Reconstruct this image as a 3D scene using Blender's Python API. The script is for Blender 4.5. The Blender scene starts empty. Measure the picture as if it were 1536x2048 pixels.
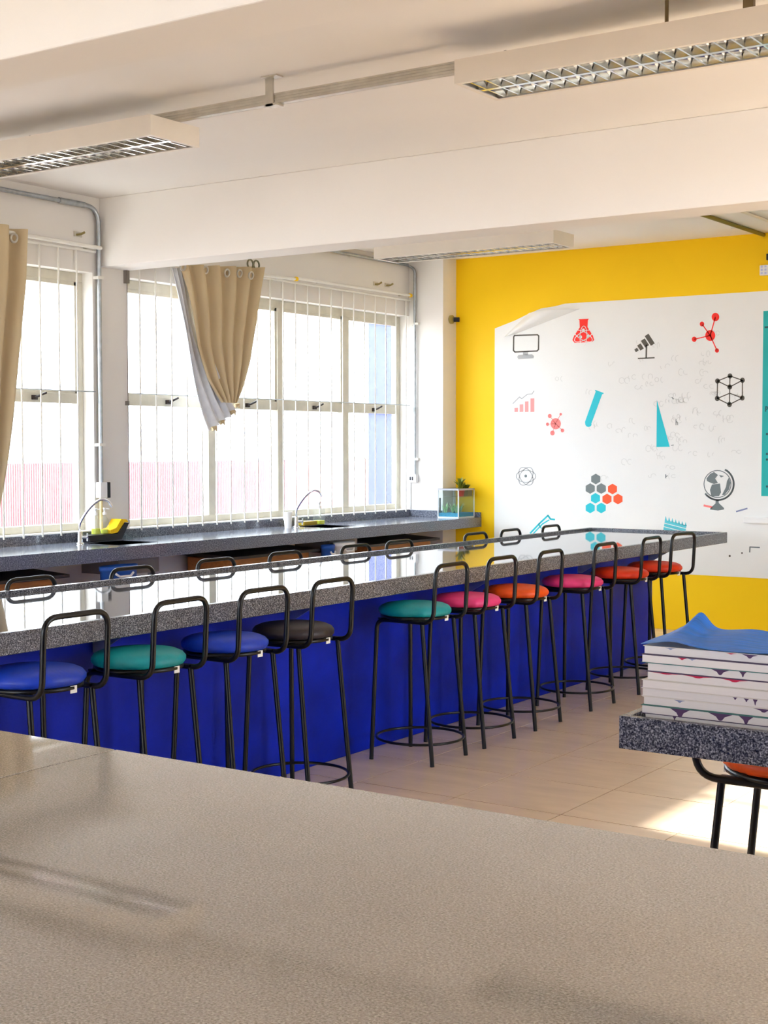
import bpy, bmesh, math, random
from mathutils import Vector, Matrix
random.seed(7)
SC = bpy.context.scene
COL = SC.collection

# ------------------------------------------------------------------ camera, world, sun, exposure
F_PX, YAW, PIT, ROL, EYE = 2841.5, math.radians(34.127), math.radians(2.657), math.radians(0.033), 1.55
fw = Vector((-math.sin(YAW)*math.cos(PIT), math.cos(YAW)*math.cos(PIT), -math.sin(PIT)))
rt0 = Vector((math.cos(YAW), math.sin(YAW), 0)); dn0 = fw.cross(rt0)
RT = rt0*math.cos(ROL) + dn0*math.sin(ROL)
DN = -rt0*math.sin(ROL) + dn0*math.cos(ROL)
cd = bpy.data.cameras.new('camera'); cam = bpy.data.objects.new('camera', cd); COL.objects.link(cam)
cd.sensor_fit = 'HORIZONTAL'; cd.sensor_width = 36; cd.lens = 36*F_PX/1536; cd.clip_start = 0.05
cam.matrix_world = Matrix(((RT.x, -DN.x, -fw.x, 0), (RT.y, -DN.y, -fw.y, 0), (RT.z, -DN.z, -fw.z, EYE), (0, 0, 0, 1)))
SC.camera = cam

wd = bpy.data.worlds.new('overcast_sky'); SC.world = wd; wd.use_nodes = True
bg = wd.node_tree.nodes['Background']; bg.inputs[0].default_value = (0.84, 0.94, 1.05, 1); bg.inputs[1].default_value = 3.0
sd = bpy.data.lights.new('sun', 'SUN'); sd.energy = 6; sd.angle = math.radians(1.2); sd.color = (1, .97, .92)
sun = bpy.data.objects.new('sun', sd); COL.objects.link(sun)
sun.rotation_euler = Vector((-0.84, 0.10, -0.54)).to_track_quat('-Z', 'Y').to_euler(); sun.location = (6, 4, 6)

vs = SC.view_settings
SC.display_settings.display_device = 'sRGB'
vs.view_transform = 'Standard'; vs.look = 'None'; vs.gamma = 1; vs.use_curve_mapping = False; vs.exposure = 2.12
cy = SC.cycles
cy.use_denoising = True; cy.max_bounces = 10; cy.diffuse_bounces = 6; cy.glossy_bounces = 5
cy.transparent_max_bounces = 12; cy.transmission_bounces = 6; cy.sample_clamp_indirect = 6
cy.caustics_reflective = False; cy.caustics_refractive = False

def pix(u, v):
    return RT*(u-768) + DN*(v-1024) + fw*F_PX
def onx(u, v, x):
    d = pix(u, v); return Vector((0, 0, EYE)) + d*(x/d.x)
def ony(u, v, y):
    d = pix(u, v); return Vector((0, 0, EYE)) + d*(y/d.y)

# ------------------------------------------------------------------ materials
MATS = {}
def lin(c):
    return tuple(((x/12.92) if x <= .04045 else ((x+.055)/1.055)**2.4) for x in [k/255 for k in c])
def mat(name, rgb, rough=.5, metal=0, spec=.5, var=0, vscale=6, bump=0, bscale=60, rvar=0, coat=0, stretch=None, detail=4, world=False):
    """rgb is 8-bit sRGB. var: value variation, bump: fine relief"""
    if name in MATS: return MATS[name]
    m = bpy.data.materials.new(name); m.use_nodes = True; MATS[name] = m
    nt = m.node_tree; b = nt.nodes['Principled BSDF']
    c = lin(rgb); b.inputs['Base Color'].default_value = (*c, 1)
    b.inputs['Roughness'].default_value = rough; b.inputs['Metallic'].default_value = metal
    b.inputs['Specular IOR Level'].default_value = spec
    if coat: b.inputs['Coat Weight'].default_value = coat; b.inputs['Coat Roughness'].default_value = .03
    tc = nt.nodes.new('ShaderNodeTexCoord'); src = tc.outputs['Object']
    if world: src = nt.nodes.new('ShaderNodeNewGeometry').outputs['Position']
    if stretch:
        mp = nt.nodes.new('ShaderNodeMapping'); mp.inputs['Scale'].default_value = stretch
        nt.links.new(src, mp.inputs[0]); src = mp.outputs[0]
    n = nt.nodes.new('ShaderNodeTexNoise'); n.inputs['Scale'].default_value = vscale; n.inputs['Detail'].default_value = detail
    nt.links.new(src, n.inputs[0])
    r = nt.nodes.new('ShaderNodeMapRange'); r.inputs[1].default_value = .3; r.inputs[2].default_value = .7
    r.inputs[3].default_value = 1-var; r.inputs[4].default_value = 1+var
    nt.links.new(n.outputs[0], r.inputs[0])
    mx = nt.nodes.new('ShaderNodeMix'); mx.data_type = 'RGBA'; mx.blend_type = 'MULTIPLY'; mx.inputs[0].default_value = 1
    mx.inputs[6].default_value = (*c, 1); nt.links.new(r.outputs[0], mx.inputs[7])
    nt.links.new(mx.outputs[2], b.inputs['Base Color'])
    if rvar:
        r2 = nt.nodes.new('ShaderNodeMapRange'); r2.inputs[1].default_value = .3; r2.inputs[2].default_value = .7
        r2.inputs[3].default_value = max(.01, rough-rvar); r2.inputs[4].default_value = rough+rvar
        n3 = nt.nodes.new('ShaderNodeTexNoise'); n3.inputs['Scale'].default_value = 2.3; n3.inputs['Detail'].default_value = 5
        nt.links.new(src, n3.inputs[0]); nt.links.new(n3.outputs[0], r2.inputs[0]); nt.links.new(r2.outputs[0], b.inputs['Roughness'])
    if bump:
        n2 = nt.nodes.new('ShaderNodeTexNoise'); n2.inputs['Scale'].default_value = bscale; n2.inputs['Detail'].default_value = 3
        nt.links.new(src, n2.inputs[0])
        bp = nt.nodes.new('ShaderNodeBump'); bp.inputs['Strength'].default_value = bump; bp.inputs['Distance'].default_value = .01
        nt.links.new(n2.outputs[0], bp.inputs['Height']); nt.links.new(bp.outputs[0], b.inputs['Normal'])
    return m

def granite(name, stops, scale=150, rough=.05, spec=.5, smudge=0, stretch=None, tint=0):
    m = bpy.data.materials.new(name); m.use_nodes = True; MATS[name] = m
    nt = m.node_tree; b = nt.nodes['Principled BSDF']
    b.inputs['Roughness'].default_value = rough; b.inputs['Specular IOR Level'].default_value = spec
    tc = nt.nodes.new('ShaderNodeTexCoord'); src = tc.outputs['Object']
    if stretch:
        mp = nt.nodes.new('ShaderNodeMapping'); mp.inputs['Scale'].default_value = stretch
        nt.links.new(src, mp.inputs[0]); src = mp.outputs[0]
    n = nt.nodes.new('ShaderNodeTexNoise'); n.inputs['Scale'].default_value = scale; n.inputs['Detail'].default_value = 2.5; n.inputs['Roughness'].default_value = .6
    nt.links.new(src, n.inputs[0])
    cr = nt.nodes.new('ShaderNodeValToRGB'); el = cr.color_ramp.elements
    while len(el) < len(stops): el.new(.5)
    for e, (p, c) in zip(el, stops): e.position = p; e.color = (*lin(c), 1)
    nt.links.new(n.outputs[0], cr.inputs[0]); out = cr.outputs[0]
    if tint:
        nl = nt.nodes.new('ShaderNodeTexNoise'); nl.inputs['Scale'].default_value = 2.6; nl.inputs['Detail'].default_value = 4
        nt.links.new(src, nl.inputs[0])
        r = nt.nodes.new('ShaderNodeMapRange'); r.inputs[1].default_value = .3; r.inputs[2].default_value = .7; r.inputs[3].default_value = 1-tint; r.inputs[4].default_value = 1+tint
        nt.links.new(nl.outputs[0], r.inputs[0])
        mx = nt.nodes.new('ShaderNodeMix'); mx.data_type = 'RGBA'; mx.blend_type = 'MULTIPLY'; mx.inputs[0].default_value = 1
        nt.links.new(out, mx.inputs[6]); nt.links.new(r.outputs[0], mx.inputs[7]); out = mx.outputs[2]
    nt.links.new(out, b.inputs['Base Color'])
    if smudge:
        n3 = nt.nodes.new('ShaderNodeTexNoise'); n3.inputs['Scale'].default_value = 2.2; n3.inputs['Detail'].default_value = 6; n3.inputs['Distortion'].default_value = 1.2
        nt.links.new(tc.outputs['Object'], n3.inputs[0])
        r2 = nt.nodes.new('ShaderNodeMapRange'); r2.inputs[1].default_value = .3; r2.inputs[2].default_value = .7
        r2.inputs[3].default_value = max(.02, rough-smudge); r2.inputs[4].default_value = rough+smudge
        nt.links.new(n3.outputs[0], r2.inputs[0]); nt.links.new(r2.outputs[0], b.inputs['Roughness'])
    return m

def clear(name, rgb, alpha=.15, rough=.03, trans=.0):
    """thin glass or plastic: mostly see-through film with a reflecting skin"""
    m = bpy.data.materials.new(name); m.use_nodes = True; MATS[name] = m
    nt = m.node_tree; nt.nodes.clear()
    o = nt.nodes.new('ShaderNodeOutputMaterial'); t = nt.nodes.new('ShaderNodeBsdfTransparent'); t.inputs[0].default_value = (*lin(rgb), 1)
    p = nt.nodes.new('ShaderNodeBsdfPrincipled'); p.inputs['Base Color'].default_value = (*lin(rgb), 1); p.inputs['Roughness'].default_value = rough
    lw = nt.nodes.new('ShaderNodeLayerWeight'); fr = nt.nodes.new('ShaderNodeMath'); fr.operation = 'POWER'; fr.inputs[1].default_value = 5; nt.links.new(lw.outputs['Facing'], fr.inputs[0])
    mr = nt.nodes.new('ShaderNodeMapRange'); mr.inputs[3].default_value = alpha; mr.inputs[4].default_value = .6
    nt.links.new(fr.outputs[0], mr.inputs[0])
    mx = nt.nodes.new('ShaderNodeMixShader'); nt.links.new(mr.outputs[0], mx.inputs[0]); nt.links.new(t.outputs[0], mx.inputs[1]); nt.links.new(p.outputs[0], mx.inputs[2])
    nt.links.new(mx.outputs[0], o.inputs[0]); return m

def fluted_glass(name):
    """ribbed window glass: clear valleys, milky light-scattering ribs every 20 mm"""
    m = bpy.data.materials.new(name); m.use_nodes = True; MATS[name] = m
    nt = m.node_tree; nt.nodes.clear()
    o = nt.nodes.new('ShaderNodeOutputMaterial')
    tc = nt.nodes.new('ShaderNodeTexCoord'); sp = nt.nodes.new('ShaderNodeSeparateXYZ'); nt.links.new(tc.outputs['Object'], sp.inputs[0])
    mu = nt.nodes.new('ShaderNodeMath'); mu.operation = 'MULTIPLY'; mu.inputs[1].default_value = 2*math.pi/.020; nt.links.new(sp.outputs[1], mu.inputs[0])
    sn = nt.nodes.new('ShaderNodeMath'); sn.operation = 'SINE'; nt.links.new(mu.outputs[0], sn.inputs[0])
    mr = nt.nodes.new('ShaderNodeMapRange'); mr.inputs[1].default_value = -.6; mr.inputs[2].default_value = .6; mr.inputs[3].default_value = .0; mr.inputs[4].default_value = .10
    nt.links.new(sn.outputs[0], mr.inputs[0])
    t = nt.nodes.new('ShaderNodeBsdfTransparent'); t.inputs[0].default_value = (.95, .96, .96, 1)
    d = nt.nodes.new('ShaderNodeBsdfTranslucent'); d.inputs[0].default_value = (.93, .94, .94, 1)
    mx = nt.nodes.new('ShaderNodeMixShader'); nt.links.new(mr.outputs[0], mx.inputs[0]); nt.links.new(t.outputs[0], mx.inputs[1]); nt.links.new(d.outputs[0], mx.inputs[2])
    g = nt.nodes.new('ShaderNodeBsdfGlossy'); g.inputs['Roughness'].default_value = .15
    m2 = nt.nodes.new('ShaderNodeMixShader'); m2.inputs[0].default_value = .05
    nt.links.new(mx.outputs[0], m2.inputs[1]); nt.links.new(g.outputs[0], m2.inputs[2]); nt.links.new(m2.outputs[0], o.inputs[0]); return m

WALLP = mat('wall_paint', (232, 228, 222), .75, var=.025, vscale=1.5, bump=.04, bscale=40, spec=.3)
CEILP = mat('ceiling_paint', (246, 242, 237), .8, var=.02, vscale=.8, bump=.03, bscale=30, spec=.25)
YELLOW = mat('yellow_paint', (255, 208, 0), .55, var=.03, vscale=1.2, bump=.03, bscale=60, spec=.3)
BLUEP = mat('blue_paint', (0, 32, 172), .5, var=.3, vscale=4, bump=.08, bscale=50, spec=.2)
BLACK = mat('black_enamel', (8, 8, 11), .3, spec=.4, var=.15, vscale=20)
WHITEM = mat('white_enamel', (236, 234, 226), .4, spec=.5, var=.03, vscale=8)
FRAME = mat('window_frame_paint', (205, 200, 184), .45, var=.08, vscale=9)
STEEL = mat('galvanised_steel', (172, 178, 182), .35, metal=.8, var=.15, vscale=25)
CHROME = mat('chrome', (225, 230, 235), .1, metal=1, var=.03)
MIRROR = mat('louver_mirror', (225, 224, 220), .16, metal=1, var=.05)
RAILM = mat('raw_rail_metal', (205, 200, 188), .4, metal=.35, var=.1, vscale=14)
CREAM = mat('cream_enamel', (240, 232, 220), .5, var=.02)
TILE = mat('beige_tile', (226, 203, 174), .2, spec=.5, var=.06, vscale=3.2, rvar=.05, stretch=(1.0, 3.2, 1), detail=7, world=True)
GROUT = mat('grout', (120, 94, 66), .9, var=.15, vscale=20)
G_APRON = granite('granite_edge', [(.33, (20, 22, 30)), (.46, (72, 75, 86)), (.56, (120, 123, 132)), (.68, (186, 188, 196))], 230, .22)
G_TOP = granite('granite_polished', [(.3, (52, 54, 62)), (.5, (96, 98, 106)), (.7, (140, 140, 148))], 170, .03, spec=.85)
G_DESK = granite('granite_honed', [(.28, (112, 107, 101)), (.45, (158, 152, 144)), (.55, (176, 169, 161)), (.72, (212, 206, 197))], 430, .045, spec=1.0, smudge=.03, tint=.10)
G_DESK.node_tree.nodes['Principled BSDF'].inputs['IOR'].default_value = 1.7
G_CNT = granite('granite_counter', [(.3, (60, 64, 76)), (.5, (104, 108, 120)), (.7, (150, 152, 164))], 120, .12, spec=.6)
GLASSR = fluted_glass('ribbed_window_glass')
CURT = mat('beige_curtain_cloth', (206, 186, 150), .85, var=.02, vscale=5, bump=.03, bscale=220, spec=.2)
LINING = mat('grey_curtain_lining', (226, 228, 232), .8, var=.04, vscale=25, spec=.2)
POSTER = mat('glossy_white_sheet', (240, 240, 238), .45, spec=.35, var=.012, vscale=3)
RED = mat('print_red', (255, 28, 0), .5); PINK = mat('print_coral', (250, 130, 126), .5); CYAN = mat('print_cyan', (0, 196, 212), .5)
TEALP = mat('print_teal', (0, 178, 176), .5); DARK = mat('print_dark', (84, 78, 68), .5); GREY = mat('print_grey', (112, 122, 124), .5)
LGREY = mat('print_light_grey', (176, 178, 180), .5); ORANGE = mat('print_orange', (255, 84, 20), .5); PWHITE = mat('print_white', (244, 243, 240), .5)
SCRIB = mat('faint_marker', (222, 222, 220), .5); INK = mat('print_ink', (10, 84, 88), .5)
CUSH = {'blue': mat('cushion_blue', (8, 58, 190), .45, var=.1, vscale=30, bump=.1, bscale=90),
        'teal': mat('cushion_teal', (0, 148, 156), .45, var=.06, vscale=30, bump=.1, bscale=90),
        'black': mat('cushion_black', (38, 32, 40), .45, var=.1, vscale=30, bump=.1, bscale=90),
        'pink': mat('cushion_pink', (232, 58, 128), .45, var=.06, vscale=30, bump=.1, bscale=90),
        'orange': mat('cushion_orange', (238, 84, 10), .45, var=.06, vscale=30, bump=.1, bscale=90),
        'vermilion': mat('cushion_vermilion', (226, 50, 8), .45, var=.06, vscale=30, bump=.1, bscale=90)}
PAPER = mat('page_edges', (232, 224, 220), .8, var=.04, vscale=60, stretch=(.3, .3, 30))
WOOD = mat('plain_wood', (176, 108, 52), .5, var=.22, vscale=8, stretch=(6, 1, 6))
DKWOOD = mat('dark_lid', (46, 36, 34), .5, var=.2, vscale=10)
STAINP = mat('purple_stain', (86, 58, 96), .8); STAINR = mat('crimson_stain', (196, 30, 72), .8); STAINB = mat('slate_stain', (132, 140, 176), .8)
CLEARG = clear('clear_glass', (250, 252, 252), .06)
TANKG = clear('tank_glass', (246, 250, 250), .02)
LIQ = mat('green_yellow_liquid', (206, 214, 60), .2, spec=.5)
LEAF = mat('leaf_green', (112, 122, 30), .5, var=.35, vscale=40); LEAFD = mat('leaf_tank', (150, 190, 130), .5, var=.3, vscale=40)
POTR = mat('red_clay_pot', (190, 34, 16), .5, var=.1); SPONGE = mat('yellow_sponge', (246, 200, 20), .9, var=.1, vscale=60, bump=.3, bscale=200)
PLBLK = mat('black_plastic', (26, 22, 34), .35); PLWHITE = mat('white_plastic', (240, 240, 240), .35); PLBLUE = mat('blue_plastic', (40, 96, 190), .4, var=.06)
GRAVEL = mat('blue_gravel', (30, 140, 176), .7, var=.4, vscale=120); SINKM = mat('sink_basin_steel', (120, 112, 112), .4, metal=.3, var=.1)
REDW = mat('red_brick_paint', (122, 66, 70), .85, var=.05, vscale=3); GROUNDM = mat('yard_concrete', (205, 196, 186), .9, var=.06, vscale=.6)
BLUEW = mat('blue_house_paint', (14, 40, 112), .8, var=.06, vscale=2)

# ------------------------------------------------------------------ mesh builder
class MB:
    def __init__(s): s.v = []; s.f = []; s.sm = []; s.mi = []; s.cur = 0
    def add(s, vs, fs, smooth=False):
        o = len(s.v); s.v += [Vector(p) for p in vs]
        for f in fs: s.f.append([o+i for i in f]); s.sm.append(smooth); s.mi.append(s.cur)
        return s
    def box(s, x0, x1, y0, y1, z0, z1, bev=0):
        x0, x1 = min(x0, x1), max(x0, x1); y0, y1 = min(y0, y1), max(y0, y1); z0, z1 = min(z0, z1), max(z0, z1)
        if not bev:
            return s.add([(x, y, z) for z in (z0, z1) for y in (y0, y1) for x in (x0, x1)],
                         [(0, 2, 3, 1), (4, 5, 7, 6), (0, 1, 5, 4), (2, 6, 7, 3), (0, 4, 6, 2), (1, 3, 7, 5)])
        bm = bmesh.new(); bmesh.ops.create_cube(bm, size=1)
        for v in bm.verts: v.co = Vector(((x0+x1)/2+v.co.x*(x1-x0), (y0+y1)/2+v.co.y*(y1-y0), (z0+z1)/2+v.co.z*(z1-z0)))
        bmesh.ops.bevel(bm, geom=list(bm.edges), offset=bev, segments=2, affect='EDGES', profile=.5)
        bm.verts.index_update()
        s.add([v.co.copy() for v in bm.verts], [[v.index for v in f.verts] for f in bm.faces]); bm.free(); return s
    def tube(s, pts, r, seg=10, closed=False, caps=True):
        pts = [Vector(p) for p in pts]; n = len(pts); rings = []
        tan = []
        for i in range(n):
            a = pts[(i-1) % n] if (closed or i > 0) else pts[i]; b = pts[(i+1) % n] if (closed or i < n-1) else pts[i]
            tan.append((b-a).normalized())
        t0 = tan[0]; up = Vector((0, 0, 1)) if abs(t0.z) < .9 else Vector((1, 0, 0))
        nrm = (up - t0*up.dot(t0)).normalized()
        rr = r if isinstance(r, (list, tuple)) else [r]*n
        for i in range(n):
            nrm = (nrm - tan[i]*nrm.dot(tan[i])).normalized(); bi = tan[i].cross(nrm)
            rings.append([pts[i] + (nrm*math.cos(2*math.pi*k/seg) + bi*math.sin(2*math.pi*k/seg))*rr[i] for k in range(seg)])
        vs = [p for g in rings for p in g]; fs = []
        for i in range(n if closed else n-1):
            j = (i+1) % n
            for k in range(seg): fs.append((i*seg+k, i*seg+(k+1) % seg, j*seg+(k+1) % seg, j*seg+k))
        s.add(vs, fs, True)
        if caps and not closed:
            s.add(rings[0], [list(range(seg))[::-1]]); s.add(rings[-1], [list(range(seg))])
        return s
    def lathe(s, prof, c=(0, 0, 0), seg=24, smooth=True, wob=None, sx=1, sy=1):
        c = Vector(c); vs = []; n = len(prof)
        for i, (r, z) in enumerate(prof):
            for k in range(seg):
                a = 2*math.pi*k/seg; q = r*(1+(wob(i, k) if wob else 0))
                vs.append(c+Vector((q*math.cos(a)*sx, q*math.sin(a)*sy, z)))
        fs = [(i*seg+k, i*seg+(k+1) % seg, (i+1)*seg+(k+1) % seg, (i+1)*seg+k) for i in range(n-1) for k in range(seg)]
        s.add(vs, fs, smooth); s.add(vs[:seg], [list(range(seg))[::-1]]); s.add(vs[-seg:], [list(range(seg))]); return s
    def prism(s, poly, axis, a, b):
        """polygon in the plane normal to axis, extruded from a to b"""
        def mk(p, t):
            return {'x': (t, p[0], p[1]), 'y': (p[0], t, p[1]), 'z': (p[0], p[1], t)}[axis]
        n = len(poly); vs = [mk(p, a) for p in poly]+[mk(p, b) for p in poly]
        return s.add(vs, [list(range(n))[::-1], list(range(n, 2*n))]+[(i, (i+1) % n, n+(i+1) % n, n+i) for i in range(n)])
    def grid(s, P, nu, nv, smooth=True, thick=0):
        """P(u,v) for u,v in 0..1"""
        vs = [P(i/nu, j/nv) for j in range(nv+1) for i in range(nu+1)]
        fs = [(j*(nu+1)+i, j*(nu+1)+i+1, (j+1)*(nu+1)+i+1, (j+1)*(nu+1)+i) for j in range(nv) for i in range(nu)]
        return s.add(vs, fs, smooth)
    def mesh(s, name, mats, org=(0, 0, 0), fix=True):
        org = Vector(org); me = bpy.data.meshes.new(name)
        me.from_pydata([tuple(p-org) for p in s.v], [], s.f)
        for m in (mats if isinstance(mats, (list, tuple)) else [mats]): me.materials.append(m)
        me.polygons.foreach_set('use_smooth', s.sm); me.polygons.foreach_set('material_index', s.mi)
        if fix:
            bm = bmesh.new(); bm.from_mesh(me); bmesh.ops.recalc_face_normals(bm, faces=list(bm.faces)); bm.to_mesh(me); bm.free()
        me.update(); return me
    def build(s, name, mats, parent=None, org=None, fix=True):
        if parent is not None: org = Vector(parent['_o'])
        org = Vector(org if org is not None else (0, 0, 0))
        o = bpy.data.objects.new(name, s.mesh(name, mats, org, fix)); COL.objects.link(o)
        o['_o'] = tuple(org)
        if parent is not None: o.parent = parent
        else: o.location = org
        return o
def tag(o, label=None, cat=None, group=None, kind=None):
    if label: o['label'] = label
    if cat: o['category'] = cat
    if group: o['group'] = group
    if kind: o['kind'] = kind
    return o
def thing(name, loc, label=None, cat=None, group=None, kind=None):
    o = bpy.data.objects.new(name, None); COL.objects.link(o); o.location = loc; o['_o'] = tuple(loc); o.empty_display_size = .1
    return tag(o, label, cat, group, kind)
def fillet(pts, rad, n=6):
    pts = [Vector(p) for p in pts]; out = [pts[0]]
    for i in range(1, len(pts)-1):
        a, b, c = pts[i-1], pts[i], pts[i+1]; d1 = (a-b); d2 = (c-b)
        r = min(rad, d1.length*.49, d2.length*.49); p1 = b+d1.normalized()*r; p2 = b+d2.normalized()*r
        for k in range(n+1):
            t = k/n; out.append(p1*(1-t)**2+b*2*t*(1-t)+p2*t*t)
    out.append(pts[-1]); return out
def struct(o): o['kind'] = 'structure'; return o

# ------------------------------------------------------------------ room shell
WX, FY, RX, BY, CZ = -7.19, 11.25, 2.0, -6.4, 3.26      # window wall, yellow wall, right wall, back wall, ceiling
LZ, SZ = 2.745, .967                                     # window lintel and sill
T = .22
# floor: grout bed with individual tiles
fl = struct(MB().box(WX-T, RX+T, BY-T, FY+T, -.12, -.003).build('floor', GROUT))
TS, G = .52, .007
tm = MB().box(-TS/2+G/2, TS/2-G/2, -TS/2+G/2, TS/2-G/2, -.008, 0).mesh('tile', TILE)
cells = []
x = -3.745-TS*20
while x < RX:
    y = 5.315-TS*20
    while y < FY:
        x0, x1, y0, y1 = max(x, WX), min(x+TS, RX), max(y, BY), min(y+TS, FY)
        if x1-x0 > .03 and y1-y0 > .03: cells.append((x0, x1, y0, y1))
        y += TS
    x += TS
def tile_rank(c):
    p = Vector(((c[0]+c[1])/2, (c[2]+c[3])/2, 0)); return (p-Vector((-2.7, 6.2, 0))).length
cells.sort(key=tile_rank)
rest = MB()
nt_ = 0
for c in cells:
    whole = abs(c[1]-c[0]-TS) < .001 and abs(c[3]-c[2]-TS) < .001
    if whole and nt_ < 290:
        o = bpy.data.objects.new('tile', tm); COL.objects.link(o); o.parent = fl
        o.location = ((c[0]+c[1])/2, (c[2]+c[3])/2, random.uniform(-.0006, 0)); nt_ += 1
    else:
        rest.box(c[0]+G/2, c[1]-G/2, c[2]+G/2, c[3]-G/2, -.008, 0)
tag(rest.build('tile_field', TILE, fl), kind='stuff')

struct(MB().box(WX-T, RX+T, BY-T, FY+T, CZ, CZ+.18).build('ceiling', CEILP))
for i, (y0, y1) in enumerate(((3.14, 3.41), (7.10, 7.37), (-.82, -.55), (-4.78, -4.51))):
    struct(MB().box(WX, RX, y0, y1, 2.79, CZ, .006).build('trim_%d' % (i+1), CEILP))
# window wall with two openings
W1 = (3.38, 7.03); W2 = (7.37, 11.02)
TL = .165
wl = MB().box(WX-TL, WX, BY-T, FY+T, 0, SZ).box(WX-TL, WX, BY-T, FY+T, LZ, CZ)
W0 = ((-4.94, -1.29),)
for a, b in ((BY-T, W0[0][0]), (W0[0][1], W1[0]), (W1[1], W2[0]), (W2[1], FY+T)): wl.box(WX-TL, WX, a, b, SZ, LZ)
struct(wl.build('wall_left', WALLP))
struct(MB().box(WX, RX+T, FY, FY+T, 0, CZ).build('wall_far', YELLOW))
struct(MB().box(WX, -6.82, 11.02, FY, 0, CZ, .004).build('trim_5', WALLP))
BW = [(-6.9, -4.1), (-3.8, -1.0), (-.7, 1.8)]  # unseen back windows, added to bring more daylight onto camera-facing surfaces
bw = MB().box(WX, RX+T, BY-T, BY, 0, .9).box(WX, RX+T, BY-T, BY, 2.8, CZ)
xs = [WX]+[k for w in BW for k in w]+[RX+T]
for a, b in zip(xs[::2], xs[1::2]): bw.box(a, b, BY-T, BY, .9, 2.8)
struct(bw.build('wall_back', WALLP))
for i, (a, b) in enumerate(BW):
    w = struct(thing('window_%d' % (i+4), ((a+b)/2, BY-.1, .9)))
    MB().box(a, b, BY-.13, BY-.08, .9, .95).build('sill_rail', FRAME, w); MB().box(a, b, BY-.13, BY-.08, 2.75, 2.8).build('head_rail', FRAME, w)
    for k in range(4):
        xx = a+.025+(b-a-.05)*k/3; MB().box(xx-.025, xx+.025, BY-.13, BY-.08, .95, 2.75).build('mullion', FRAME, w)
# right wall: unseen, one window added to throw a sun patch on the floor
RW = [(4.75, 6.75)]
rw = MB().box(RX, RX+T, BY, FY, 0, .95).box(RX, RX+T, BY, FY, 2.9, CZ)
ys = [BY]+[k for w in RW for k in w]+[FY]
for a, b in zip(ys[::2], ys[1::2]): rw.box(RX, RX+T, a, b, .95, 2.9)
struct(rw.build('wall_right', mat('unseen_wall_fill_cut_grey', (150, 152, 158), .7, var=.03)))  # out of view; grey chosen to cut fill light from the right
for i, (a, b) in enumerate(RW):
    w = struct(thing('window_%d' % (i+3), (RX+.1, (a+b)/2, .95)))
    f = .05
    MB().box(RX+.08, RX+.13, a, b, .95, 1.0).build('sill_rail', FRAME, w); MB().box(RX+.08, RX+.13, a, b, 2.85, 2.9).build('head_rail', FRAME, w)
    n = 3
    for k in range(n+1):
        yy = a+f/2+(b-a-f)*k/n; MB().box(RX+.08, RX+.13, yy-f/2, yy+f/2, 1.0, 2.85).build('mullion', FRAME, w)

# ------------------------------------------------------------------ the two barred windows
def window(idx, y0, y1, mul, latches):
    w = struct(thing('window_%d' % idx, (WX-.12, (y0+y1)/2, SZ)))
    xa, xb = WX-.16, WX-.10
    MB().box(xa, xb, y0, y1, SZ, SZ+.05, .003).build('sill_rail', FRAME, w)
    MB().box(xa, xb, y0, y1, LZ-.065, LZ, .003).build('head_rail', FRAME, w)
    for ym in (y0+.025, y1-.025): MB().box(xa, xb, ym-.025, ym+.025, SZ+.05, LZ-.065, .003).build('jamb', FRAME, w)
    for ym in mul: MB().box(xa, xb+.01, ym-.04, ym+.04, SZ+.05, LZ-.065, .003).build('mullion', FRAME, w)
    ed = [y0+.05]+[k for m_ in mul for k in (m_-.04, m_+.04)]+[y1-.05]
    for a, b in zip(ed[::2], ed[1::2]):
        MB().box(xa, xb+.005, a, b, 1.845, 1.915, .003).build('transom', FRAME, w)
        # opening sash: slim inner frame
        s_ = MB()
        for q0, q1 in ((a, a+.022), (b-.022, b)): s_.box(xa+.012, xb-.004, q0, q1, 1.915, LZ-.065)
        s_.box(xa+.012, xb-.004, a, b, LZ-.09, LZ-.065); s_.box(xa+.012, xb-.004, a, b, 1.915, 1.935); s_.build('sash', FRAME, w)
        MB().box(xa+.026, xa+.031, a+.02, b-.02, 1.935, LZ-.09).build('pane', GLASSR, w, fix=True)
        MB().box(xa+.026, xa+.031, a, b, SZ+.05, 1.845).build('pane', GLASSR, w)
        if latches:
            c = (a+b)/2
            lt = MB().box(xb, xb+.02, c-.022, c+.022, 1.862, 1.892).tube([(xb+.015, c, 1.878), (xb+.04, c+.01, 1.885), (xb+.05, c+.07, 1.91)], .008, 6)
            lt.build('latch', DKWOOD, w)
    return w
window(1, W1[0], W1[1], (4.29, 5.21, 6.13), True)
window(2, W2[0], W2[1], (8.37, 9.23, 10.15), True)
for k_, (a_, b_) in enumerate(W0): window(7+k_, a_, b_, (a_+.91, a_+1.83, a_+2.74), False)
def grille(y0, n, y1r, label):
    g = thing('window_grille', (WX+.03, (y0+y1r)/2, SZ), label, 'grille')
    MB().tube([(WX+.03, y0-.08, 2.885), (WX+.03, y1r, 2.885)], .010, 8).build('rail', WHITEM, g)
    MB().tube([(WX+.036, y0-.08, 1.925), (WX+.036, y1r-.02, 1.925)], .0035, 6).build('tie_wire', STEEL, g)
    step = .165
    for k in range(n):
        yy = y0+step*k
        MB().tube([(WX+.03, yy, SZ-.02), (WX+.03, yy, 2.885)], .0065, 6).build('bar', WHITEM, g)
    for k in (0, n//2, n-1):
        yy = y0+step*k; MB().tube([(WX-.02, yy, 2.885), (WX+.03, yy, 2.885)], .007, 6).build('wall_pin', WHITEM, g)
grille(7.46, 22, 11.0, 'white barred grille across the window next to the yellow wall')
grille(3.555, 21, 7.03, 'white barred grille on the window behind the hanging long curtain')

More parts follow.
